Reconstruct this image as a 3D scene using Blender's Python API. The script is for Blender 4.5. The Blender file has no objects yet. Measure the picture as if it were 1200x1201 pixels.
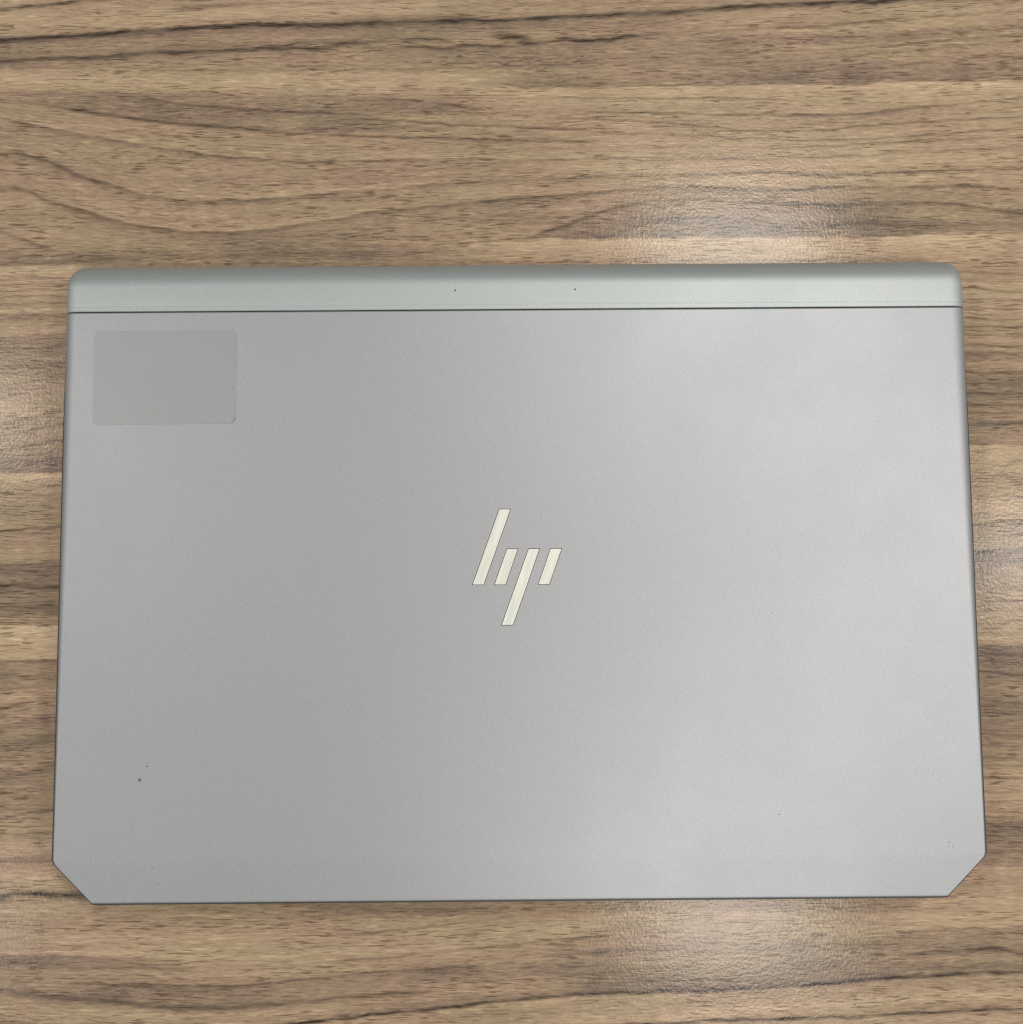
import bpy, bmesh, math, random
import numpy as np
from mathutils import Vector, Euler

random.seed(7)
rng = np.random.default_rng(7)
S = bpy.context.scene
COL = S.collection

# ------------------------------------------------------------------ camera
CAM_LOC = Vector((-0.0037, 0.1228, 0.4481))
CAM_ROT = Euler((0.0793, -0.0026, -0.0077))
F = 1202.0
cd = bpy.data.cameras.new('camera')
cam = bpy.data.objects.new('camera', cd)
COL.objects.link(cam)
cam.location, cam.rotation_euler = CAM_LOC, CAM_ROT
cd.sensor_fit = 'HORIZONTAL'
cd.sensor_width = 36.0
cd.lens = 36.0 * F / 1200.0
cd.clip_start, cd.clip_end = 0.01, 50
S.camera = cam
S.cycles.use_denoising = False
S.cycles.pixel_filter_type = 'BLACKMAN_HARRIS'
S.cycles.filter_width = 1.2

# ------------------------------------------------------------------ light: the room's ambience and its ceiling lamps
w = bpy.data.worlds.new('World')
S.world = w
w.use_nodes = True
bg = w.node_tree.nodes['Background']
bg.inputs['Color'].default_value = (0.95, 0.985, 1.0, 1)
bg.inputs['Strength'].default_value = 0.19

S.view_settings.view_transform = 'Standard'
S.view_settings.look = 'None'
S.view_settings.exposure = 0.13
S.view_settings.gamma = 1.0
S.view_settings.use_curve_mapping = False


def area(name, loc, sx, sy, power, color=(1, 0.95, 0.87)):
    l = bpy.data.lights.new(name, 'AREA')
    l.shape, l.size, l.size_y, l.energy, l.color = 'RECTANGLE', sx, sy, power, color
    o = bpy.data.objects.new(name, l)
    COL.objects.link(o)
    o.location = loc
    return o


CEIL = 1.95
area('ceiling_lamp', (0.54, 0.95, CEIL), 0.40, 0.18, 13)
area('ceiling_lamp', (0.50, -0.62, CEIL), 0.40, 0.18, 11.5)
area('ceiling_lamp', (1.28, 0.20, CEIL), 0.40, 0.18, 11.5)
area('ceiling_lamp', (-1.34, 0.55, CEIL), 0.38, 0.17, 9.5)
area('ceiling_lamp', (-1.34, -0.62, CEIL), 0.38, 0.17, 4.8)

# ------------------------------------------------------------------ helpers
ROT = CAM_ROT.to_matrix()
MM = 0.001


def at(px, py, z=0.0):
    """point of the plane z under a point of the 1200 px photograph"""
    d = ROT @ Vector(((px - 600) / F, (600.5 - py) / F, -1.0))
    t = (z - CAM_LOC.z) / d.z
    return CAM_LOC + d * t


def link(name, me, mat=None, parent=None):
    o = bpy.data.objects.new(name, me)
    COL.objects.link(o)
    if mat:
        me.materials.append(mat)
    if parent:
        o.parent = parent
    return o


def obj(name, bm, mat=None, parent=None, sharp=35):
    bmesh.ops.recalc_face_normals(bm, faces=bm.faces)
    me = bpy.data.meshes.new(name)
    bm.to_mesh(me)
    bm.free()
    for p in me.polygons:
        p.use_smooth = True
    me.set_sharp_from_angle(angle=math.radians(sharp))
    return link(name, me, mat, parent)


class NT:
    def __init__(self, name):
        self.m = bpy.data.materials.new(name)
        self.m.use_nodes = True
        self.t = self.m.node_tree
        self.b = self.t.nodes['Principled BSDF']

    def n(self, kind, **kw):
        nd = self.t.nodes.new('ShaderNode' + kind)
        for k, v in kw.items():
            setattr(nd, k, v)
        return nd

    def l(self, a, b):
        self.t.links.new(a, b)

    def put(self, sock, v):
        if hasattr(v, 'links') or isinstance(v, bpy.types.NodeSocket):
            self.l(v, sock)
        else:
            sock.default_value = v

    def math(self, op, a, b=0.0, c=None, clamp=False):
        nd = self.n('Math', operation=op, use_clamp=clamp)
        self.put(nd.inputs[0], a)
        self.put(nd.inputs[1], b)
        if c is not None:
            self.put(nd.inputs[2], c)
        return nd.outputs[0]

    def noise(self, vec, scale, detail=2.0, rough=0.5, dist=0.0):
        nd = self.n('TexNoise')
        self.l(vec, nd.inputs['Vector'])
        nd.inputs['Scale'].default_value = scale
        nd.inputs['Detail'].default_value = detail
        nd.inputs['Roughness'].default_value = rough
        nd.inputs['Distortion'].default_value = dist
        return nd.outputs['Fac']

    def ramp(self, fac, lo, hi, a=0.0, b=1.0):
        nd = self.n('MapRange', interpolation_type='SMOOTHSTEP')
        self.put(nd.inputs['Value'], fac)
        nd.inputs['From Min'].default_value = lo
        nd.inputs['From Max'].default_value = hi
        nd.inputs['To Min'].default_value = a
        nd.inputs['To Max'].default_value = b
        return nd.outputs['Result']

    def mix(self, fac, a, b, mode='MIX'):
        nd = self.n('Mix', data_type='RGBA', blend_type=mode)
        self.put(nd.inputs[0], fac)
        self.put(nd.inputs[6], a)
        self.put(nd.inputs[7], b)
        return nd.outputs[2]

    def vec(self, x, y, z):
        nd = self.n('CombineXYZ')
        for i, v in enumerate((x, y, z)):
            self.put(nd.inputs[i], v)
        return nd.outputs[0]

    def bump(self, h, strength, dist, normal=None):
        nd = self.n('Bump')
        nd.inputs['Strength'].default_value = strength
        nd.inputs['Distance'].default_value = dist
        self.l(h, nd.inputs['Height'])
        if normal is not None:
            self.l(normal, nd.inputs['Normal'])
        return nd.outputs[0]


# ------------------------------------------------------------------ table top: wood grain figure
PX = 0.000373          # metres of table per photograph pixel
X0, X1 = at(-30, 600).x, at(1230, 600).x
xs_d = np.linspace(-0.5, 0.5, 2681)


def smooth1(a, n):
    k = np.hanning(n + 2)[1:-1]
    k /= k.sum()
    return np.convolve(np.pad(a, n, mode='edge'), k, mode='same')[n:-n]


def jitter(n, wave, amp):
    return smooth1(rng.normal(0, 1, n), wave) * amp * math.sqrt(wave * 0.66)


def curve(pts, wob=0.45):
    P = [at(*p[:2]) for p in pts]
    x = np.array([p.x for p in P])
    y = np.array([p.y for p in P])
    o = np.argsort(x)
    yy = smooth1(np.interp(xs_d, x[o], y[o]), 37)
    yy += jitter(len(xs_d), 31, wob * PX) + jitter(len(xs_d), 9, wob * 0.5 * PX)
    return yy, x.min(), x.max()


VEINS, TONES = [], []


def vein(s, wu, wd, *pts, fade=22, edge=True):
    """dark line: strength, half width towards the top and towards the bottom of the photograph (px)"""
    VEINS.append((s, wu, wd, pts, fade))


def tone(s, wu, wd, *pts, fade=40):
    """lighter (+) or darker (-) streak of wood"""
    TONES.append((s, wu, wd, pts, fade))


L, R_ = -60, 1260
# --- upper part, above the laptop
vein(.7, 1.3, 2.6, (L, 16), (0, 10), (50, 6), (110, -2), (170, -9))
tone(.45, 14, 14, (L, 20), (0, 22), (100, 18), (180, 18), (260, 17), (330, 12), (430, 12), (520, 10), fade=60)
tone(.3, 8, 8, (L, 0), (0, 0), (60, -6))
vein(.28, 1.2, 2.5, (190, 13), (253, 5), (333, 3), (400, 5), (470, 0))
M1 = [(L, 51), (0, 47), (50, 44), (100, 41.5), (150, 37), (200, 34), (250, 30.5), (300, 28), (350, 28.5), (400, 28), (470, 25.5),
      (530, 25), (600, 22.5), (670, 18.5), (720, 17), (800, 13), (870, 7), (930, 4), (1000, 2), (1080, -2), (R_, -10)]
vein(.95, 1.5, 2.8, *M1)
tone(-.55, 2.5, 9, *M1)
tone(-.35, 5, 14, *M1[:11])
vein(.35, 5, 3, (400, 25), (440, 23), (500, 23), (560, 22))
V4 = [(L, 73), (0, 71), (60, 68.5), (120, 66), (200, 61.5), (260, 59), (310, 57), (360, 57), (390, 57)]
vein(.66, 1.8, 2.4, *V4)
tone(-.5, 7, 8, *V4)
vein(.4, 1, 1.5, (285, 58), (330, 54), (357, 49.5))
vein(.7, 3, 3, (380, 55), (395, 51), (422, 50), (432, 52))
vein(.5, 1.5, 2.2, (425, 57), (470, 55), (500, 53), (517, 58), (533, 54), (560, 53), (600, 54))
vein(.5, 1.3, 1.8, (470, 46), (500, 44), (524, 46), (532, 51))
tone(-.55, 4, 5, (500, 58), (545, 57), (600, 57))
vein(.85, 3.0, 3.0, (578, 43), (592, 42), (606, 44), (622, 46), fade=14)
vein(.85, 1.8, 2.2, (606, 49), (620, 51), (636, 51), (655, 46), (664, 43.5), (677, 48), (700, 48), (722, 44), (738, 42), (748, 43), fade=14)
tone(-.45, 4, 6, (590, 53), (650, 54), (690, 53), (740, 46), (780, 38))
tone(-.3, 10, 14, (430, 66), (520, 66), (640, 72), (760, 66), (880, 58))
tone(-.3, 10, 8, (420, 45), (500, 40), (600, 36), (700, 32), (800, 30))
tone(.55, 9, 13, (L, 94), (0, 93), (130, 93), (260, 94), (400, 96), (520, 94), (600, 90), fade=80)
vein(.16, .9, 1.1, (0, 80), (80, 79), (200, 81), (300, 82), (400, 81))
vein(.16, .9, 1.1, (380, 82), (480, 82), (560, 79), (640, 76), (720, 72))
tone(-.35, 1.5, 7, (L, 109), (0, 109), (130, 109), (260, 110), (400, 113), (480, 114))
tone(.4, 1.5, 2, (L, 113), (0, 113), (60, 114), (120, 116))
V8 = [(L, 118), (0, 119), (35, 120), (70, 126), (100, 130), (140, 136), (170, 141), (220, 146), (270, 150), (330, 155), (400, 158), (480, 161), (600, 164), (700, 166)]
vein(.6, 1.2, 2.0, *V8[:9])
vein(.38, 1.0, 1.6, *V8[8:])
tone(-.55, 16, 3, (60, 121), (120, 131), (180, 140), (270, 149), (360, 152), (460, 152), fade=60)
tone(-.35, 10, 8, (150, 118), (230, 125), (340, 130), (470, 128), (560, 132))
vein(.42, .9, 1.3, (140, 113), (180, 117), (230, 124), (290, 128.5), (340, 131), (420, 133))
vein(.42, .9, 1.2, (440, 116), (490, 119), (530, 123), (562, 126))
vein(.42, .9, 1.1, (395, 138), (460, 141), (530, 146), (600, 149), (690, 152))
tone(.4, 1, 3, (520, 148), (600, 151), (690, 155))
tone(-.3, 8, 8, (420, 146), (520, 156), (620, 156), (740, 150))
V10 = [(L, 126), (0, 138), (67, 152), (133, 165), (187, 173), (233, 180), (283, 185), (350, 189), (400, 189), (493, 187), (543, 185.5), (600, 188), (667, 187), (800, 185), (900, 187), (1000, 182), (1100, 177), (R_, 168)]
vein(.34, .9, 2.0, *V10[1:9])
vein(.3, .9, 1.6, *V10[8:14])
vein(.24, .9, 1.4, *V10[13:])
tone(.32, 6, 1, *V10[1:14])
tone(-.22, 1, 9, *V10[1:12])
V11 = [(L, 150), (7, 177), (33, 182), (60, 190), (83, 200), (110, 211), (133, 217), (167, 227.5), (200, 233), (250, 236), (300, 234), (350, 230), (400, 225), (440, 222), (477, 218), (533, 215), (573, 213), (613, 211), (667, 209), (687, 207), (733, 205), (800, 205), (883, 202), (967, 205), (1050, 202), (1100, 200), (R_, 194)]
vein(.42, .9, 3.2, *V11[1:8])
vein(.36, .9, 2.6, *V11[7:15])
vein(.33, .9, 2.0, *V11[14:22])
vein(.4, .9, 1.8, *V11[21:])
tone(-.4, 1, 8, *V11[2:8])
tone(.45, 3.5, .8, *V11[7:16])
tone(-.3, 1, 8, *V11[8:16])
V12 = [(L, 195), (0, 217), (20, 220), (40, 227), (60, 236), (100, 247), (130, 257), (160, 263), (190, 268), (220, 271.5), (260, 273), (300, 271), (340, 266), (370, 261), (400, 257), (427, 249), (480, 245), (520, 241), (567, 236), (617, 232), (657, 229), (693, 227), (740, 222), (800, 219), (883, 222), (933, 222), (1007, 219), (1073, 220), (1117, 218), (R_, 224)]
vein(.44, 1.0, 3.4, *V12[1:10])
vein(.42, 1.0, 3.0, *V12[9:17])
vein(.36, 1.0, 2.2, *V12[16:24])
vein(.5, 1.6, 2.4, *V12[23:])
tone(-.3, 1, 12, *V12[4:22])
tone(.28, 5, 1, *V12[5:18])
V13 = [(L, 240), (0, 270), (20, 278), (40, 286), (62, 293)]
vein(.42, 1.0, 3.0, *V13)
tone(-.25, 10, 14, (240, 288), (330, 285), (420, 275), (520, 262), (600, 255), (660, 250))
tone(-.55, 8, 9, (-20, 300), (60, 303), (160, 299), (300, 298), (420, 297), (520, 297), fade=70)
vein(.2, .9, 1.2, (L, 310), (0, 309), (70, 308), (140, 302))
vein(.2, .9, 1.2, (380, 288), (470, 288), (560, 284), (640, 282))
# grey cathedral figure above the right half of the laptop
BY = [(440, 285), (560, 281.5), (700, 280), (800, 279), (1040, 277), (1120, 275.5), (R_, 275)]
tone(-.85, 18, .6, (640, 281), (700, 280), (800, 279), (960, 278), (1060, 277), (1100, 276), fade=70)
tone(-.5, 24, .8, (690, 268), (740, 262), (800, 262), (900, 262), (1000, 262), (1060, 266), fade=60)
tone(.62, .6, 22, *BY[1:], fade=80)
vein(.42, 1.6, 3.0, (612, 280), (640, 272), (660, 265), (690, 254), (722, 243), (757, 236), (800, 234), (857, 234.5))
vein(.4, 1.2, 2.2, (712, 279), (730, 270), (752, 262), (780, 256), (820, 254), (860, 256))
vein(.25, 1.2, 2.0, (770, 279), (800, 269), (830, 264), (880, 266))
V14 = [(857, 235), (933, 239), (983, 240), (1033, 237.5), (1083, 237.5), (1133, 240), (1167, 245.5), (1200, 250), (R_, 256)]
vein(.42, 1.3, 2.2, *V14)
tone(-.4, 3, 10, *V14[:5])
tone(-.35, 5, 6, (740, 222), (820, 224), (900, 224))
tone(-.4, 8, 8, (1080, 264), (1140, 262), (1200, 258), (R_, 258))
vein(.22, 1, 1.6, (960, 265), (1040, 262), (1100, 268))
tone(.25, 9, 5, (640, 200), (760, 197), (880, 195), (1000, 195), (1120, 190), (R_, 184))
tone(.3, 8, 6, (820, 211), (920, 213), (1020, 212), (1100, 210))
vein(.32, .9, 1.4, (700, 156), (800, 158), (867, 162), (940, 165), (1033, 162), (1100, 157), (1200, 150))
vein(.26, .9, 1.3, (760, 172), (860, 172), (960, 172), (1060, 166), (R_, 158))
# right upper
V15 = [(700, 42), (800, 38.5), (850, 36), (900, 33), (960, 31), (1010, 26), (1060, 22.5), (1110, 19), (1160, 14), (R_, 8)]
vein(.24, .9, 1.6, *V15[:4])
vein(.42, 1.4, 2.2, *V15[3:7])
vein(.22, 1.0, 2.0, *V15[6:])
tone(.3, .8, 6, *V15[1:])
tone(.25, 10, 10, (820, 22), (900, 18), (1000, 12), (1100, 8), (R_, 4))
tone(-.4, 5, 7, (780, 52), (880, 48), (960, 45), (1050, 42), (1120, 36), (R_, 28))
vein(.22, .9, 1.3, (820, 77), (900, 72), (960, 69), (1040, 62), (1120, 54), (R_, 44))
vein(.24, .9, 1.3, (860, 62), (980, 57), (1080, 50), (R_, 36))
vein(.2, .9, 1.3, (930, 84), (1020, 80), (1110, 70), (R_, 62))
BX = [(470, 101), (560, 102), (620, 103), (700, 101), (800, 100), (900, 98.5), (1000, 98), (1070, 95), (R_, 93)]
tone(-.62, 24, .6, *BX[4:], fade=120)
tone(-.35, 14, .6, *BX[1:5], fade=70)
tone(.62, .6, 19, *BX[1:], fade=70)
vein(.25, .8, 1.2, *BX[2:])
vein(.3, .8, 1.1, (640, 113), (720, 115), (800, 114.5), (870, 115), (915, 117))
V16 = [(690, 131), (760, 132), (800, 132), (850, 135), (900, 134), (960, 134.5), (1010, 134), (1060, 127), (1120, 122), (R_, 108)]
vein(.3, 1.0, 1.6, *V16)
vein(.3, 2, 2.5, (930, 135), (980, 136), (1040, 131), (1070, 127))
vein(.32, .9, 1.5, (640, 138), (760, 141), (870, 153), (960, 153), (1030, 146), (1080, 143), (1200, 136))
tone(-.25, 6, 8, (760, 146), (860, 148), (960, 146), (1040, 142))
tone(.35, 40, 45, (640, 165), (760, 165), (900, 162), (1050, 160), (R_, 155), fade=120)
# --- left of the laptop
tone(.6, 1, 30, (L, 314), (0, 314), (60, 313), (110, 313))
for yy in (326, 333, 340, 348, 356):
    vein(.22, .7, 1.0, (L, yy + 2), (10, yy + 1), (40, yy - 1), (100, yy))
tone(.5, 2, 2, (L, 364), (0, 364), (80, 363))
tone(-.45, 1, 12, (L, 370), (0, 369), (100, 368))
tone(.35, 2.5, 3, (L, 394), (0, 392), (30, 389), (100, 385))
tone(-.4, 10, 30, (L, 410), (40, 408), (100, 404))
vein(.25, 1, 2, (L, 412), (0, 410), (40, 408), (100, 405))
for (a, b, s) in ((430, 424, .2), (450, 443, .2), (497, 481, .4), (512, 496, .4), (528, 515, .42), (543, 537, .2)):
    vein(s, 1.2, 2.2, (L, a + 6), (0, a), (35, a * .5 + b * .5), (75, b), (130, b - 6))
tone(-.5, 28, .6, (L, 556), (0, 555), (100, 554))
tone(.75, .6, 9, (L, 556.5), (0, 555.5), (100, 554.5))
vein(.3, 1.2, 2, (L, 574), (0, 577), (30, 580), (75, 583), (120, 584))
tone(-.35, 5, 5, (L, 602), (0, 601), (100, 599))
vein(.55, 1.0, 1.6, (L, 625), (0, 623), (30, 621), (70, 617), (120, 614))
vein(.45, 1, 1.2, (34, 627), (40, 626), (47, 624), fade=5)
vein(.3, .9, 1.5, (L, 663), (0, 661), (70, 657), (110, 656))
tone(-.75, 1, 45, (L, 664), (0, 662), (70, 659), (110, 658))
vein(.95, 1.6, 2.0, (L, 685), (0, 687), (30, 688), (70, 689), (120, 690))
tone(-.5, 8, 8, (L, 714), (0, 713), (40, 713), (100, 712))
tone(1.1, 1, 26, (L, 734), (0, 734), (40, 735), (100, 735))
tone(.5, 6, .6, (L, 773), (0, 773), (100, 771))
tone(-.45, .6, 24, (L, 776), (0, 775.5), (100, 774))
vein(.3, .8, 1.4, (L, 776), (0, 775.5), (100, 774))
tone(.35, 8, 6, (L, 824), (0, 822), (60, 812), (110, 806))
vein(.42, 1, 1.5, (L, 838), (0, 832), (25, 826), (62, 818), (110, 812))
tone(-.5, 5, 5, (L, 860), (0, 855), (30, 849), (62, 842), (110, 836))
tone(-.6, 8, 8, (L, 884), (0, 877), (35, 870), (60, 866), (110, 858))
tone(-.5, 5, 5, (L, 916), (0, 912), (35, 908), (62, 898), (110, 892))
tone(-.25, 20, 20, (L, 935), (0, 930), (60, 925), (110, 920))
vein(.45, 1, 1.5, (20, 956), (40, 952.5), (62, 951), (90, 950))
vein(.2, 1, 1.5, (L, 982), (0, 979), (60, 977), (100, 976))
tone(.4, 9, 5, (L, 998), (0, 997), (60, 996), (100, 994))
tone(-.6, 2.5, 4, (L, 1010), (0, 1009), (60, 1008), (110, 1007))
tone(.3, 8, 14, (L, 1028), (0, 1026), (100, 1024))
# --- below the laptop
V20 = [(L, 1060), (0, 1052), (10, 1049.5), (25, 1047), (50, 1048), (72, 1050), (95, 1050), (130, 1053)]
vein(.78, 2.2, 2.6, *V20)
tone(-.4, 3, 7, *V20)
tone(.35, 1.5, 1.5, (L, 1071), (0, 1070), (100, 1070), (180, 1073), (300, 1075))
tone(.3, 1.5, 1.5, (40, 1098), (100, 1098), (200, 1099), (330, 1098))
tone(.45, 2, 1.5, (L, 1117), (0, 1117), (90, 1118), (150, 1120), (220, 1122), (300, 1123), (420, 1116))
tone(.35, 16, 16, (60, 1106), (160, 1108), (280, 1120), (380, 1116), (480, 1104), (580, 1094), fade=90)
tone(-.55, .8, 26, (L, 1120), (0, 1120), (80, 1121), (150, 1124), (210, 1126), fade=60)
B3 = [(80, 1153), (180, 1155), (240, 1156.5), (285, 1156.5), (315, 1152.5), (345, 1149), (420, 1142), (500, 1137), (560, 1131)]
vein(.36, .8, 1.3, *B3)
tone(-.55, .8, 16, *B3[:6], fade=60)
tone(-.35, .8, 22, *B3[5:], fade=40)
vein(.16, .8, 2.0, (100, 1124), (140, 1133), (200, 1136), (230, 1140))
V21 = [(L, 1156), (0, 1162), (40, 1167), (80, 1171), (130, 1174), (170, 1178.5), (220, 1181), (270, 1181.5), (310, 1178), (350, 1175), (400, 1170), (433, 1167), (462, 1164), (500, 1162)]
vein(.4, 1.6, 2.6, *V21)
tone(-.4, 6, 6, *V21[:10])
tone(.25, 5, 6, (60, 1186), (140, 1190), (230, 1196), (330, 1190), (400, 1182))
vein(.75, 1.3, 2.6, (L, 1193), (0, 1198), (20, 1200), (50, 1204))
V22 = [(250, 1212), (330, 1203), (370, 1198), (400, 1195), (433, 1190), (500, 1185), (567, 1177), (617, 1172), (667, 1167), (700, 1165), (800, 1162), (850, 1160.5), (917, 1157), (967, 1154), (1007, 1149), (1050, 1147), (1100, 1144), (1150, 1141), (1200, 1140), (R_, 1139)]
vein(.9, 1.4, 1.7, *V22)
tone(-.5, 9, 1.5, *V22[3:])
tone(-.4, 22, 3, *V22[8:16])
tone(.35, 1, 8, *V22[2:11])
vein(.34, .9, 1.4, (395, 1128), (470, 1122), (540, 1113), (600, 1108), (640, 1104), (690, 1099), (725, 1096))
vein(.32, .9, 1.4, (400, 1097), (440, 1094), (480, 1089), (540, 1082), (600, 1074))
vein(.25, .9, 1.4, (640, 1122), (700, 1116), (740, 1113), (800, 1110))
vein(.22, .9, 1.4, (620, 1149), (680, 1144), (760, 1134), (830, 1134))
tone(-.45, 5, 7, (340, 1064), (420, 1066), (500, 1068), (580, 1064))
tone(.45, 7, 8, (560, 1100), (620, 1092), (680, 1087), (714, 1084))
tone(-.3, 14, 14, (640, 1118), (740, 1112), (860, 1112), (980, 1116), (1060, 1112))
tone(-.35, 8, 8, (480, 1136), (560, 1146), (640, 1138), (760, 1146), (900, 1140), (1000, 1132))
tone(.6, 6, 6, (640, 1196), (720, 1193), (800, 1190), (900, 1183), (1000, 1177), (1100, 1171), (R_, 1165), fade=80)
V23 = [(650, 1206), (740, 1203), (810, 1199), (840, 1197), (900, 1196), (1000, 1192), (1050, 1190), (1110, 1186), (1150, 1184), (R_, 1184)]
vein(.8, 1.3, 1.8, *V23)
tone(.3, .5, 10, *V23)
V24 = [(1055, 1122), (1067, 1120), (1083, 1117), (1117, 1116), (1150, 1113), (1170, 1112), (1185, 1115), (1200, 1118), (R_, 1122)]
vein(.5, 1.5, 2.2, *V24)
tone(-.35, 8, 8, *V24)
tone(-.4, 6, 3, (1040, 1140), (1120, 1135), (R_, 1132))
B4 = [(1040, 1092), (1080, 1090), (1140, 1087), (R_, 1083)]
tone(-.4, .6, 14, *B4)
tone(.5, 24, .6, *B4)
tone(.3, .6, 5, (1080, 1053), (1140, 1053), (R_, 1054))
# --- right of the laptop
tone(.45, 30, 30, (1090, 340), (1150, 345), (R_, 350))
for (a, b, s) in ((318, 322, .22), (328, 330, .2), (337, 342, .34), (352, 352, .25), (361, 362, .22), (373, 375, .32), (383, 384, .22), (391, 394, .22), (403, 407, .45), (412, 414, .2)):
    vein(s, .9, 1.4, (1090, a - 1), (1132, a), (1160, a * .4 + b * .6), (1200, b), (R_, b + 1))
tone(-.5, 4, 4, (1090, 418), (1165, 418), (R_, 420))
tone(.35, 4, 4, (1090, 427), (1165, 427), (R_, 428))
for (a, b, s) in ((436, 437, .5), (449, 449, .22), (461, 460, .5), (474, 474, .3), (484, 483, .22), (497, 496, .4), (508, 508, .22)):
    vein(s, 1.0, 1.6, (1090, a - 1), (1135, a), (1165, a + .6), (1200, b), (R_, b))
tone(-.55, 12, 30, (1090, 448), (1165, 448), (R_, 446))
tone(-.45, 5, 7, (1090, 497), (1165, 496), (R_, 496))
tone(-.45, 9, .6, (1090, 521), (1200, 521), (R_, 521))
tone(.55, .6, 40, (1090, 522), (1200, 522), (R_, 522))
tone(.35, 14, 14, (1090, 592), (1200, 590), (R_, 590))
tone(-.3, 5, 6, (1148, 556), (1165, 560), (1190, 566), (1215, 560))
vein(.28, 1, 2, (1172, 552), (1183, 560), (1200, 566), (R_, 566), fade=8)
vein(.22, 1, 2, (1176, 548), (1186, 541), (1200, 538), (R_, 538), fade=8)
vein(.28, .9, 1.2, (1090, 583), (1200, 582), (R_, 582))
vein(.62, 1.0, 1.3, (1090, 620), (1143, 616), (1170, 613), (1200, 610), (R_, 607))
tone(-.3, 2, 26, (1090, 618), (1143, 618), (1200, 613), (R_, 610))
vein(.25, 1, 3, (1140, 634), (1165, 630), (1180, 628), (1200, 625), (R_, 622))
vein(.95, 1.7, 2.0, (1090, 652), (1144, 648), (1160, 647), (1200, 644), (R_, 642))
tone(-.8, 1.5, 20, (1090, 653), (1144, 649), (1200, 645), (R_, 643))
vein(.25, 1.5, 2.5, (1090, 674), (1146, 671), (1165, 664), (1200, 657), (R_, 652))
vein(.22, 1.5, 2.0, (1140, 676), (1165, 673), (1200, 666), (R_, 662))
tone(-.3, 10, 14, (1090, 690), (1200, 685), (R_, 684))
vein(.32, .9, 1.3, (1146, 706), (1200, 704), (R_, 703))
tone(.5, 2, 2.5, (1090, 724), (1200, 722), (R_, 722))
tone(.55, 10, 6, (1090, 748), (1150, 746), (1200, 744), (R_, 744))
vein(.25, .9, 1.3, (1140, 732), (1200, 733), (R_, 734))
vein(.25, .9, 1.3, (1150, 743), (1180, 742), (1215, 744))
tone(-.7, 1.5, 34, (1090, 758), (1148, 758), (1200, 760), (R_, 761))
for (a, b, s) in ((764, 769, .38), (776, 779, .38), (787, 791, .38), (820, 826, .2), (836, 838, .2), (860, 862, .28), (872, 874, .2), (888, 890, .28), (897, 899, .25), (912, 912, .35), (928, 928, .2), (941, 940, .2)):
    vein(s, .9, 1.4, (1090, a - 2), (1150, a), (1172, a * .4 + b * .6), (1200, b), (R_, b + 1))
tone(.4, 1.5, 1.5, (1140, 802), (1170, 806), (1200, 809), (R_, 811))
tone(-.45, 30, 30, (1090, 838), (1200, 840), (R_, 840))
tone(.4, 26, 20, (1090, 926), (1200, 926), (R_, 926))
tone(-.75, 4, 40, (1090, 968), (1165, 968), (R_, 966))
tone(.45, .8, 16, (1090, 1016), (1157, 1016.5), (1200, 1018), (R_, 1019))

FLOW = [
    (-40, [(0, 0)]),
    (25, M1), (62, [(0, 71), (200, 61), (400, 52), (700, 48), (900, 33), (R_, 10)]),
    (100, [(L, 108), (0, 106), (400, 104), (800, 101), (R_, 92)]),
    (145, V8[:13] + [(800, 158), (940, 164), (1100, 157), (R_, 146)]),
    (180, V10), (215, V11), (245, V12[:23] + [(800, 233), (857, 235), (940, 238), (1083, 237), (1133, 240), (R_, 254)]),
    (281, [(L, 300), (60, 293), (300, 285), (560, 281), (800, 279), (R_, 274)]),
    (320, [(0, 320)]), (440, [(0, 440), (100, 436), (1100, 440), (R_, 442)]),
    (505, [(L, 516), (0, 505), (75, 490), (200, 490), (1100, 497), (R_, 497)]),
    (560, [(0, 555), (R_, 556)]), (690, [(L, 687), (120, 690), (1100, 652), (R_, 642)]),
    (770, [(L, 776), (100, 774), (1148, 768), (R_, 772)]),
    (860, [(L, 872), (0, 864), (110, 846), (300, 850), (1100, 860), (R_, 864)]),
    (1015, [(L, 1012), (110, 1008), (1157, 1016), (R_, 1018)]),
    (1070, [(0, 1070), (300, 1073), (600, 1062), (1200, 1068)]),
    (1120, [(L, 1120), (150, 1121), (300, 1123), (480, 1112), (725, 1092), (1200, 1086)]),
    (1175, V21[:11] + V22[8:]),
    (1200, [(L, 1196), (100, 1206), (250, 1212)] + V22[1:4] + [(500, 1198), (650, 1206)] + V23[2:]),
    (1300, [(0, 1300)]),
]


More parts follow.
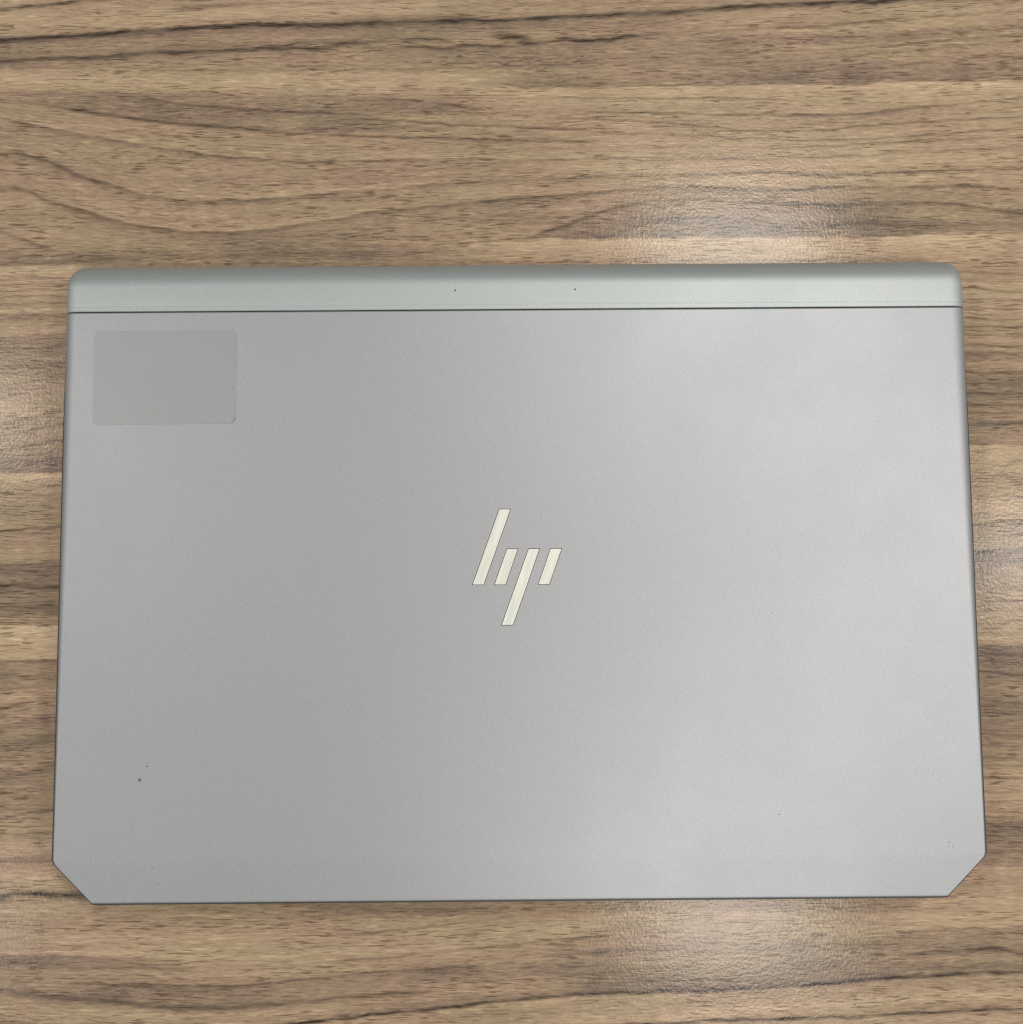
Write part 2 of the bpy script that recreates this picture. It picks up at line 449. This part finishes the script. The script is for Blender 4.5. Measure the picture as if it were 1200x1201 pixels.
def build_table():
    xe = np.concatenate([np.linspace(-0.75, X0, 10)[:-1], np.linspace(X0, X1, 330), np.linspace(X1, 0.75, 10)[1:]])
    yt, yh0, yh1, yb = at(600, -20).y, at(600, 300).y, at(600, 1075).y, at(600, 1221).y
    ye = np.concatenate([np.linspace(-0.45, yb, 12)[:-1], np.arange(yb, yh1, 0.00036), np.arange(yh1, yh0, 0.00046),
                         np.arange(yh0, yt, 0.00036), np.linspace(yt, 0.70, 12)])
    X, Y = np.meshgrid(xe, ye)
    tn = np.zeros_like(X)
    vn = np.zeros_like(X)
    n = len(xs_d)

    def stamp(s, wu, wd, pts, fade, wob, vary):
        yc, xa, xb = curve(pts, wob)
        amp = s * np.clip(1 + jitter(n, 61, vary), .4, 1.5)
        f = fade * PX
        amp = amp * np.clip((xs_d - xa + f * .3) / f, 0, 1) * np.clip((xb + f * .3 - xs_d) / f, 0, 1)
        yy = np.interp(xe, xs_d, yc)
        aa = np.interp(xe, xs_d, amp)
        d = (Y - yy[None, :]) / PX
        sg = np.where(d > 0, wu, wd)
        return aa[None, :] * np.exp(-(d / sg) ** 2 * .8)

    for (s, wu, wd, pts, fade) in VEINS:
        v = stamp(s, wu, wd, pts, fade, .5, .35)
        vn = 1 - (1 - vn) * (1 - np.clip(v, 0, 1))
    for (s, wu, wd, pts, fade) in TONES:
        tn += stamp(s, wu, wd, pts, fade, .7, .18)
    # flow: where along the growth rings a point lies
    refs, disp = [], []
    for ref, pts in FLOW:
        yr = at(600, ref).y
        if len(pts) < 2:
            yc = np.full(n, at(600, pts[0][1]).y)
        else:
            yc = smooth1(curve(pts, 0)[0], 60)
        refs.append(np.interp(xe, xs_d, yc))
        disp.append(yr)
    refs = np.array(refs)[::-1]
    disp = np.array(disp)[::-1]
    flow = np.zeros_like(X)
    for j in range(len(xe)):
        flow[:, j] = np.interp(ye, np.maximum.accumulate(refs[:, j] + np.arange(len(disp)) * 1e-6), disp)
    out = (ye < refs[0].min()) | (ye > refs[-1].max())
    flow[out] = Y[out]
    nx, ny = len(xe), len(ye)
    co = np.zeros((nx * ny, 3), np.float32)
    co[:, 0], co[:, 1] = X.ravel(), Y.ravel()
    idx = np.arange(nx * ny).reshape(ny, nx)
    q = np.stack([idx[:-1, :-1], idx[:-1, 1:], idx[1:, 1:], idx[1:, :-1]], -1).reshape(-1, 4)
    # edges and underside of the board
    ring = np.concatenate([idx[0, :], idx[1:, -1], idx[-1, -2::-1], idx[-2:0:-1, 0]])
    low = co[ring].copy()
    low[:, 2] = -0.025
    m = len(ring)
    li = nx * ny + np.arange(m)
    side = np.stack([ring, li, np.roll(li, -1), np.roll(ring, -1)], -1)
    co = np.concatenate([co, low])
    faces = np.concatenate([q, side])
    me = bpy.data.meshes.new('tabletop')
    me.vertices.add(len(co))
    me.vertices.foreach_set('co', co.ravel())
    me.loops.add(faces.size + m)
    me.loops.foreach_set('vertex_index', np.concatenate([faces.ravel(), li[::-1]]).astype(np.int32))
    me.polygons.add(len(faces) + 1)
    me.polygons.foreach_set('loop_start', np.arange(len(faces) + 1, dtype=np.int32) * 4)
    me.update(calc_edges=True)
    me.validate()
    for nm, arr in (('tone', tn), ('vein', vn), ('flow', flow)):
        a = me.attributes.new(nm, 'FLOAT', 'POINT')
        buf = np.zeros(len(co), np.float32)
        buf[:nx * ny] = arr.ravel()
        a.data.foreach_set('value', buf)
    return me


def wood_material():
    k = NT('walnut_laminate')
    geo = k.n('TexCoord').outputs['Object']
    sep = k.n('SeparateXYZ')
    k.l(geo, sep.inputs[0])
    x, y = sep.outputs[0], sep.outputs[1]
    at_ = {}
    for nm in ('tone', 'vein', 'flow'):
        a = k.n('Attribute', attribute_name=nm)
        at_[nm] = a.outputs['Fac']
    fl = at_['flow']
    # slight waviness of the fibres
    wv = k.noise(k.vec(k.math('MULTIPLY', x, 40), k.math('MULTIPLY', y, 160), 0.0), 1.0, 2)
    # rings follow the figure, fibres and pores run almost straight along the board
    fl = k.math('MULTIPLY_ADD', k.math('SUBTRACT', fl, y), .3, y)
    fw = k.math('MULTIPLY_ADD', k.math('SUBTRACT', wv, .5), .0016, fl)

    def fib(sx, sy, z, det=2.0, rough=.5):
        return k.noise(k.vec(k.math('MULTIPLY', x, sx), k.math('MULTIPLY', fw, sy), z), 1.0, det, rough)

    broad = fib(9, 230, 1.3, 3)                       # broad streaks
    mid = fib(24, 480, 4.7, 3, .65)
    fine = fib(190, 1150, 7.1, 3, .75)
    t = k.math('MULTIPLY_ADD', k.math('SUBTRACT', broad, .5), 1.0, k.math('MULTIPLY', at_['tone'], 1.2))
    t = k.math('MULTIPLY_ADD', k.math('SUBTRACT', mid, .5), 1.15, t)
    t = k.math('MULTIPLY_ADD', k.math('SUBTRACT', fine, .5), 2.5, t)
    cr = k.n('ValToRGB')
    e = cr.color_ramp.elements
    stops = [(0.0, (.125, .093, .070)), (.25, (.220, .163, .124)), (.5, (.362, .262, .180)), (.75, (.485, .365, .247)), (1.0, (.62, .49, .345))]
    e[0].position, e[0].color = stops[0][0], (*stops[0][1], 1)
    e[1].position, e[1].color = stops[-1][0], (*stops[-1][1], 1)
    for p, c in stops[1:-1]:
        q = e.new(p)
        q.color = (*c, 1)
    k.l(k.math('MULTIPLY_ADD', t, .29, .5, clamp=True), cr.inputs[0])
    base = cr.outputs[0]
    # hue drift between pink-brown and olive
    hue = k.noise(k.vec(k.math('MULTIPLY', x, 14), k.math('MULTIPLY', fw, 60), 2.0), 1.0, 2)
    base = k.mix(k.ramp(hue, .35, .65), k.mix(1.0, base, (1.025, .992, 1.0, 1), 'MULTIPLY'), k.mix(1.0, base, (.985, 1.01, .97, 1), 'MULTIPLY'))
    # open pores: short dark dashes
    p1 = k.ramp(fib(115, 1350, 11.0, 1.0), .565, .62)
    dens = k.ramp(k.noise(k.vec(k.math('MULTIPLY', x, 30), k.math('MULTIPLY', fw, 150), 5.0), 1.0, 2), .36, .62)
    p2 = k.ramp(fib(75, 1000, 15.0, 1.0), .62, .68)
    pores = k.math('MAXIMUM', k.math('MULTIPLY', p1, k.math('MULTIPLY_ADD', dens, .60, .14)), k.math('MULTIPLY', p2, k.math('MULTIPLY', dens, .45)))
    base = k.mix(pores, base, k.mix(1.0, base, (.36, .32, .29, 1), 'MULTIPLY'))
    # short pale fibres
    p3 = k.ramp(fib(90, 1000, 21.0, 1.0), .57, .70)
    base = k.mix(k.math('MULTIPLY', p3, .5), base, k.mix(1.0, base, (1.5, 1.5, 1.45, 1), 'MULTIPLY'))
    # growth ring lines
    rag = k.ramp(fib(120, 900, 31.0, 2.0, .65), .30, .70, .6, 1.2)
    vv = k.math('MULTIPLY', k.math('POWER', at_['vein'], .72), rag, clamp=True)
    base = k.mix(vv, base, (.048, .036, .028, 1))
    k.l(base, k.b.inputs['Base Color'])
    # embossed surface: pebbled lacquer, pores pressed in
    obn = k.noise(geo, 680, 1.5, .55)
    ob2 = k.noise(k.vec(k.math('MULTIPLY', x, 480), k.math('MULTIPLY', y, 640), 0.0), 1.0, 1.5, .5)
    h = k.math('MULTIPLY_ADD', ob2, .35, obn)
    h = k.math('MULTIPLY_ADD', pores, -.15, h)
    k.l(k.bump(h, .8, .000062), k.b.inputs['Normal'])
    k.b.inputs['Roughness'].default_value = .17
    k.b.inputs['Specular IOR Level'].default_value = .115
    return k.m


top = link('tabletop', build_table(), wood_material())
top['label'] = 'brown walnut-look wooden tabletop with dark grain lines under the laptop'
top['category'] = 'table'

# ------------------------------------------------------------------ laptop materials


def metal(name, col, metallic, rough, speck=.06, tint=(.98, 1.003, 1.012)):
    k = NT(name)
    geo = k.n('TexCoord').outputs['Object']
    big = k.noise(geo, 16, 3, .55)
    grain = k.noise(geo, 2600, 1.5, .6)
    c2 = tuple(a * b for a, b in zip(col, tint))
    base = k.mix(k.ramp(big, .35, .65), (*col, 1), (*c2, 1))
    g = k.ramp(grain, .3, .7, 1 - speck, 1 + speck)
    base = k.mix(1.0, base, k.vec(g, g, g), 'MULTIPLY')
    k.l(base, k.b.inputs['Base Color'])
    k.b.inputs['Metallic'].default_value = metallic
    smear = k.noise(geo, 22, 3, .6)
    k.l(k.ramp(smear, .3, .7, rough - .012, rough + .012), k.b.inputs['Roughness'])
    k.l(k.bump(k.noise(geo, 1900, 2, .6), .10, .0002), k.b.inputs['Normal'])
    return k.m


M_LID = metal('silver_lid_paint', (.378, .386, .407), .65, .50)
M_HINGE = metal('silver_hinge_paint', (.425, .458, .460), .6, .52)
M_BASE = metal('dark_base', (.10, .10, .10), .2, .5)
M_RIM = metal('dark_rim', (.045, .043, .04), .1, .5)
M_STICK = metal('grey_film', (.341, .359, .368), .6, .51)


def plain(name, col, metallic, rough):
    k = NT(name)
    geo = k.n('TexCoord').outputs['Object']
    s = k.noise(geo, 500, 2, .6)
    g = k.ramp(s, .3, .7, .97, 1.03)
    k.l(k.mix(1.0, (*col, 1), k.vec(g, g, g), 'MULTIPLY'), k.b.inputs['Base Color'])
    k.b.inputs['Metallic'].default_value = metallic
    k.b.inputs['Roughness'].default_value = rough
    return k


kl = plain('logo_painted_reflection', (.97, .99, .90), .35, .3)  # pale cream base paints in the bright ceiling that chrome bars would mirror
geo = kl.n('TexCoord').outputs['Object']
mp = kl.n('Mapping')
mp.inputs['Scale'].default_value = (1500, 60, 1)
vr = kl.n('VectorRotate', rotation_type='Z_AXIS')
vr.inputs['Angle'].default_value = math.radians(18)
kl.l(geo, vr.inputs['Vector'])
kl.l(vr.outputs[0], mp.inputs[0])
br = kl.noise(mp.outputs[0], 1.0, 2)
kl.l(kl.bump(br, .10, .0001), kl.b.inputs['Normal'])
bg_ = kl.ramp(br, .35, .65, .86, 1.0)
kl.l(kl.mix(1.0, (.97, .99, .90, 1), kl.vec(bg_, bg_, bg_), 'MULTIPLY'), kl.b.inputs['Base Color'])
M_LOGO = kl.m
M_HOLE_SHADE = plain('painted_hole_shade', (.012, .012, .012), 0, .8).m
M_CHIP = plain('chipped_paint', (.06, .06, .055), 0, .6).m
M_SCUFF = plain('scuffed_film', (.13, .13, .13), 0, .6).m
M_RUB = plain('rubbed_paint', (.32, .32, .325), .3, .55).m
M_RUBBER = plain('rubber', (.02, .02, .02), 0, .7).m

# ------------------------------------------------------------------ laptop
W, D, H, CH = .376, .2414, .0260, .0161
laptop = bpy.data.objects.new('laptop', None)
COL.objects.link(laptop)
laptop['label'] = 'closed silver grey laptop with cut front corners lying on the wooden table'
laptop['category'] = 'laptop'


def sstep(a, b, x):
    t = max(0, min(1, (x - a) / (b - a)))
    return t * t * (3 - 2 * t)


def halfw(y):
    # cut corner with a slightly softened upper bend
    a, r = W / 2, .0016
    a += .0009 * sstep(.03, D, y)
    b = W / 2 - (CH - y)
    m = min(a, b)
    d = abs(a - b)
    return m - max(0.0, r - d) ** 2 / (4 * r)


def loft(name, rows, mat, parent, sharp=30):
    bm = bmesh.new()
    vs = [[bm.verts.new(p) for p in r] for r in rows]
    n = len(rows[0])
    for a, b in zip(vs, vs[1:]):
        for i in range(n):
            j = (i + 1) % n
            bm.faces.new((a[i], a[j], b[j], b[i]))
    bm.faces.new(vs[0])
    bm.faces.new(list(reversed(vs[-1])))
    return obj(name, bm, mat, parent, sharp)


ys = [0.0, .00008, .0002, .00036, .0006] + list(np.linspace(.0012, CH - .002, 12)) + list(np.linspace(CH - .0016, CH + .0018, 14)) + list(np.linspace(CH + .004, D - .0004, 60)) + [D - .0002, D]
rows = []
for y in ys:
    wv = halfw(y)
    k = sstep(.02, .235, y)
    e = .0008 + .0050 * k
    d = .0007 + .0015 * k
    fr = .0005 * (1 - math.sqrt(max(0, 1 - (1 - min(y, .0006) / .0006) ** 2)))
    fr += .00025 * sstep(D - .0005, D, y)
    th = d + .0009
    r = [(-wv, y, H - th)]
    N = 9
    for i in range(N + 1):
        a = math.pi / 2 * i / N
        r.append((-wv + e * (1 - math.cos(a)), y, H - d * (1 - math.sin(a)) - fr))
    for i in range(N, -1, -1):
        a = math.pi / 2 * i / N
        r.append((wv - e * (1 - math.cos(a)), y, H - d * (1 - math.sin(a)) - fr))
    r.append((wv, y, H - th))
    rows.append(r)
lid = loft('lid', rows, M_LID, laptop)
lid.data.materials.append(M_HOLE_SHADE)

# logo: four slanted bars let into the lid
BARS = [
    [(585.7, 597.3), (598.6, 597.3), (567.2, 685.6), (554.5, 685.6)],
    [(594.7, 644.0), (607.1, 644.0), (593.0, 685.6), (580.2, 685.6)],
    [(620.2, 643.7), (632.6, 643.7), (601.6, 733.0), (588.6, 733.0)],
    [(646.0, 643.6), (658.6, 643.6), (644.2, 685.3), (631.6, 685.3)],
]


def prism(poly, z0, z1):
    bm = bmesh.new()
    a = [bm.verts.new((p[0], p[1], z0)) for p in poly]
    b = [bm.verts.new((p[0], p[1], z1)) for p in poly]
    bm.faces.new(list(reversed(a)))
    bm.faces.new(b)
    for i in range(len(poly)):
        j = (i + 1) % len(poly)
        bm.faces.new((a[i], a[j], b[j], b[i]))
    return bm


def grow(poly, g):
    """offset a polygon outwards by g"""
    P = [Vector(p[:2]) for p in poly]
    area2 = sum(P[i - 1].x * P[i].y - P[i].x * P[i - 1].y for i in range(len(P)))
    s = 1 if area2 > 0 else -1
    out = []
    for i in range(len(P)):
        a, b, c = P[i - 1], P[i], P[(i + 1) % len(P)]
        n1 = Vector(((b - a).y, -(b - a).x)).normalized() * s
        n2 = Vector(((c - b).y, -(c - b).x)).normalized() * s
        m = (n1 + n2)
        out.append(b + m * (g / max(.2, (1 + n1.dot(n2)))))
    return out


bars = [[at(px, py, H).to_2d() for px, py in b] for b in BARS]
cut = bmesh.new()
for b in bars:
    t = prism(grow(b, .00022), H - .0006, H + .001)
    tm = bpy.data.meshes.new('t')
    t.to_mesh(tm)
    t.free()
    cut.from_mesh(tm)
    bpy.data.meshes.remove(tm)
bmesh.ops.recalc_face_normals(cut, faces=cut.faces)
cm = bpy.data.meshes.new('cutter')
cut.to_mesh(cm)
cut.free()
cm.materials.append(M_LID)
cm.materials.append(M_HOLE_SHADE)
for p in cm.polygons:
    p.material_index = 1  # recess faces coloured black to deepen the shade in the gap
co_ = bpy.data.objects.new('cutter', cm)
COL.objects.link(co_)
md = lid.modifiers.new('cut', 'BOOLEAN')
md.operation, md.solver, md.object = 'DIFFERENCE', 'EXACT', co_
dg = bpy.context.evaluated_depsgraph_get()
newme = bpy.data.meshes.new_from_object(lid.evaluated_get(dg))
lid.modifiers.clear()
old = lid.data
lid.data = newme
newme.name = 'lid'
bpy.data.objects.remove(co_)
bpy.data.meshes.remove(cm)
bpy.data.meshes.remove(old)
for p in newme.polygons:
    p.use_smooth = True
newme.set_sharp_from_angle(angle=math.radians(30))

for b in bars:
    bm = prism(b, H - .0006, H + .00002)
    bmesh.ops.bevel(bm, geom=[e for e in bm.edges if all(v.co.z > H - .0001 for v in e.verts)], offset=.00008, segments=2, affect='EDGES')
    obj('logo_bar', bm, M_LOGO, lid)


def rounded(poly, r, n=6):
    P = [Vector(p[:2]) for p in poly]
    out = []
    for i in range(len(P)):
        a, b, c = P[i - 1], P[i], P[(i + 1) % len(P)]
        p, q = b + (a - b).normalized() * r, b + (c - b).normalized() * r
        for k in range(n + 1):
            t = k / n
            out.append(p * (1 - t) ** 2 + b * 2 * t * (1 - t) + q * t * t)
    return out


# blank film sticker
st = rounded([at(px, py, H).to_2d() for px, py in [(111, 388.7), (277.8, 386.8), (276.3, 496.5), (108.3, 498.6)]], .0022)
bm = prism(st, H - .0001, H + .00014)
bmesh.ops.bevel(bm, geom=[e for e in bm.edges if all(v.co.z > H for v in e.verts)], offset=.00012, segments=2, affect='EDGES')
s_ = obj('sticker', bm, M_STICK, lid)

for (px, py, r, q) in [(275.2, 491.5, .6, .9), (274.0, 493.8, .7, .5), (272.2, 495.2, .8, .35), (273.6, 456, .45, 1.0)]:
    c = at(px, py, H)
    bm = prism([(c.x + 1.5 * r * PX * math.cos(a * .7854), c.y + 1.5 * r * PX * q * math.sin(a * .7854)) for a in range(8)], H, H + .00017)
    obj('scuff', bm, M_SCUFF, s_)

# specks of chipped paint
for (px, py, r) in [(163.3, 915.3, .75), (164.6, 913.5, .55), (165.6, 916.0, .38), (172.6, 899, .52), (138, 984, .25), (155.5, 971.5, .26), (178.5, 1017.5, .36), (170, 1016, .2),
                    (130.5, 1026, .28), (135.5, 1025.5, .25), (185, 1036.5, .26), (78, 1010, .26), (227, 370, .35), (914, 955, .4), (905.5, 719, .32),
                    (1124, 542, .26), (1113.5, 988.5, .3), (1117.5, 994, .3), (1112, 993, .2), (436, 1051, .25), (874, 381, .22)]:
    bm = bmesh.new()
    c = at(px, py, H)
    n = 8
    rr = [r * PX * 1.9 * random.uniform(.65, 1.2) for _ in range(n)]
    poly = [(c.x + rr[i] * math.cos(i * 6.283 / n), c.y + rr[i] * math.sin(i * 6.283 / n)) for i in range(n)]
    bm.free()
    obj('paint_chip', prism(poly, H - .0002, H + .00002), M_CHIP if r > .36 else M_SCUFF, lid)

# a rubbed patch near the right cut corner
for (px, py, r, q) in [(1113, 988, 1.0, .5), (1116.5, 987.6, 1.3, .35), (1118.6, 991, .5, 1.4), (1112.4, 992.5, .5, 1.5), (1116, 996, .7, .7), (1119.5, 999, .5, .8), (1114, 1003, .4, .8)]:
    c = at(px, py, H)
    bm = prism([(c.x + r * PX * random.uniform(.8, 1.2) * math.cos(a * .7854), c.y + r * PX * q * random.uniform(.8, 1.2) * math.sin(a * .7854)) for a in range(8)], H - .0002, H + .00002)
    obj('scuff', bm, M_RUB, lid)

# dark rim round the lid's lower edge
rows = []
for y in [-.0006] + ys[5::2] + [D]:
    wv = halfw(max(y, 0)) + (.0007 - .0006 * sstep(.19, D, y) if y > 0 else .0002)
    zt = H - .0011 - .0016 * sstep(.02, .235, y)
    rows.append([(-wv, y, zt - .0026), (-wv, y, zt), (-wv + .0022, y, zt + .0004), (wv - .0022, y, zt + .0004), (wv, y, zt), (wv, y, zt - .0026)])
loft('lid_rim', rows, M_RIM, lid)

# base
rows = []
for y in [.0004, .004, .010, CH, CH + .002, .06, .12, .18, D - .0006]:
    wv = halfw(max(y, 0)) - .0006
    rows.append([(-wv + .003, y + (.002 if y < .001 else 0), .0022), (-wv, y, .007), (-wv, y, H - .0076), (wv, y, H - .0076), (wv, y, .007), (wv - .003, y + (.002 if y < .001 else 0), .0022)])
base = loft('base', rows, M_BASE, laptop)
for (fx, fy) in ((-.15, .03), (.15, .03), (-.15, .21), (.15, .21)):
    bm = bmesh.new()
    bmesh.ops.create_cone(bm, cap_ends=True, segments=24, radius1=.006, radius2=.0065, depth=.0026)
    bmesh.ops.translate(bm, verts=bm.verts, vec=(fx, fy, .0013))
    obj('rubber_foot', bm, M_RUBBER, base)

# hinge cover: the rounded back of the body
HB = .2650


y0 = D + .00044
prof = [(y0, H - .0042), (y0, H - .00025), (y0 + .00022, H - .00006), (y0 + .0019, H - .00006), (y0 + .00205, H + .00002), (y0 + .0024, H + .00006)]
fy0 = y0 + .0105
prof += [(y0 + .004, H + .00006)]
N = 14
for i in range(N + 1):
    a = math.pi / 2 * i / N
    prof.append((fy0 + (HB - fy0) * math.sin(a), .0085 + (H + .00006 - .0085) * math.cos(a) ** .9 if i < N else .0085))
prof += [(HB - .0005, .005), (HB - .003, .0022), (y0, .0022)]
rows = []
cr = .0042
us = [0, .0001, .0004, .0009, .0016, .0025, .0036, .0050, .0062]
side = []
for u in us:
    inset = cr - math.sqrt(max(0, cr * cr - (cr - min(u, cr)) ** 2))     # plan corner radius at the back
    kk = min(1, u / .0058)
    drop = .0020 * (1 - math.sqrt(max(0, 1 - (1 - kk) ** 2)))             # rounded side edge
    side.append((u, inset, drop))
stations = [(-W / 2 - .0009 + u, i, d) for u, i, d in side] + [(x, 0, 0) for x in np.linspace(-.17, .17, 9)] + [(W / 2 + .0009 - u, i, d) for u, i, d in reversed(side)]
for (x, inset, drop) in stations:
    r = []
    for (y, z) in prof:
        t = (y - y0) / (HB - y0)
        zz = z if z < .005 else z - drop * min(1, (z - .005) / (H - .005 - .004))
        r.append((x, y - inset * max(0, t) ** 1.5, zz))
    rows.append(r)
hinge = loft('hinge_cover', rows, M_HINGE, laptop, 25)
for (px, py) in ((534, 341.5), (674.2, 340.2)):
    c = at(px, py, H - .0012)
    bm = bmesh.new()
    bmesh.ops.create_cone(bm, cap_ends=True, segments=16, radius1=.00034, radius2=.00034, depth=.006)
    bmesh.ops.translate(bm, verts=bm.verts, vec=(c.x, c.y, H - .00288))
    obj('microphone_hole', bm, M_HOLE_SHADE, hinge)  # solid black pin, its colour painting the dark inside of an uncut hole
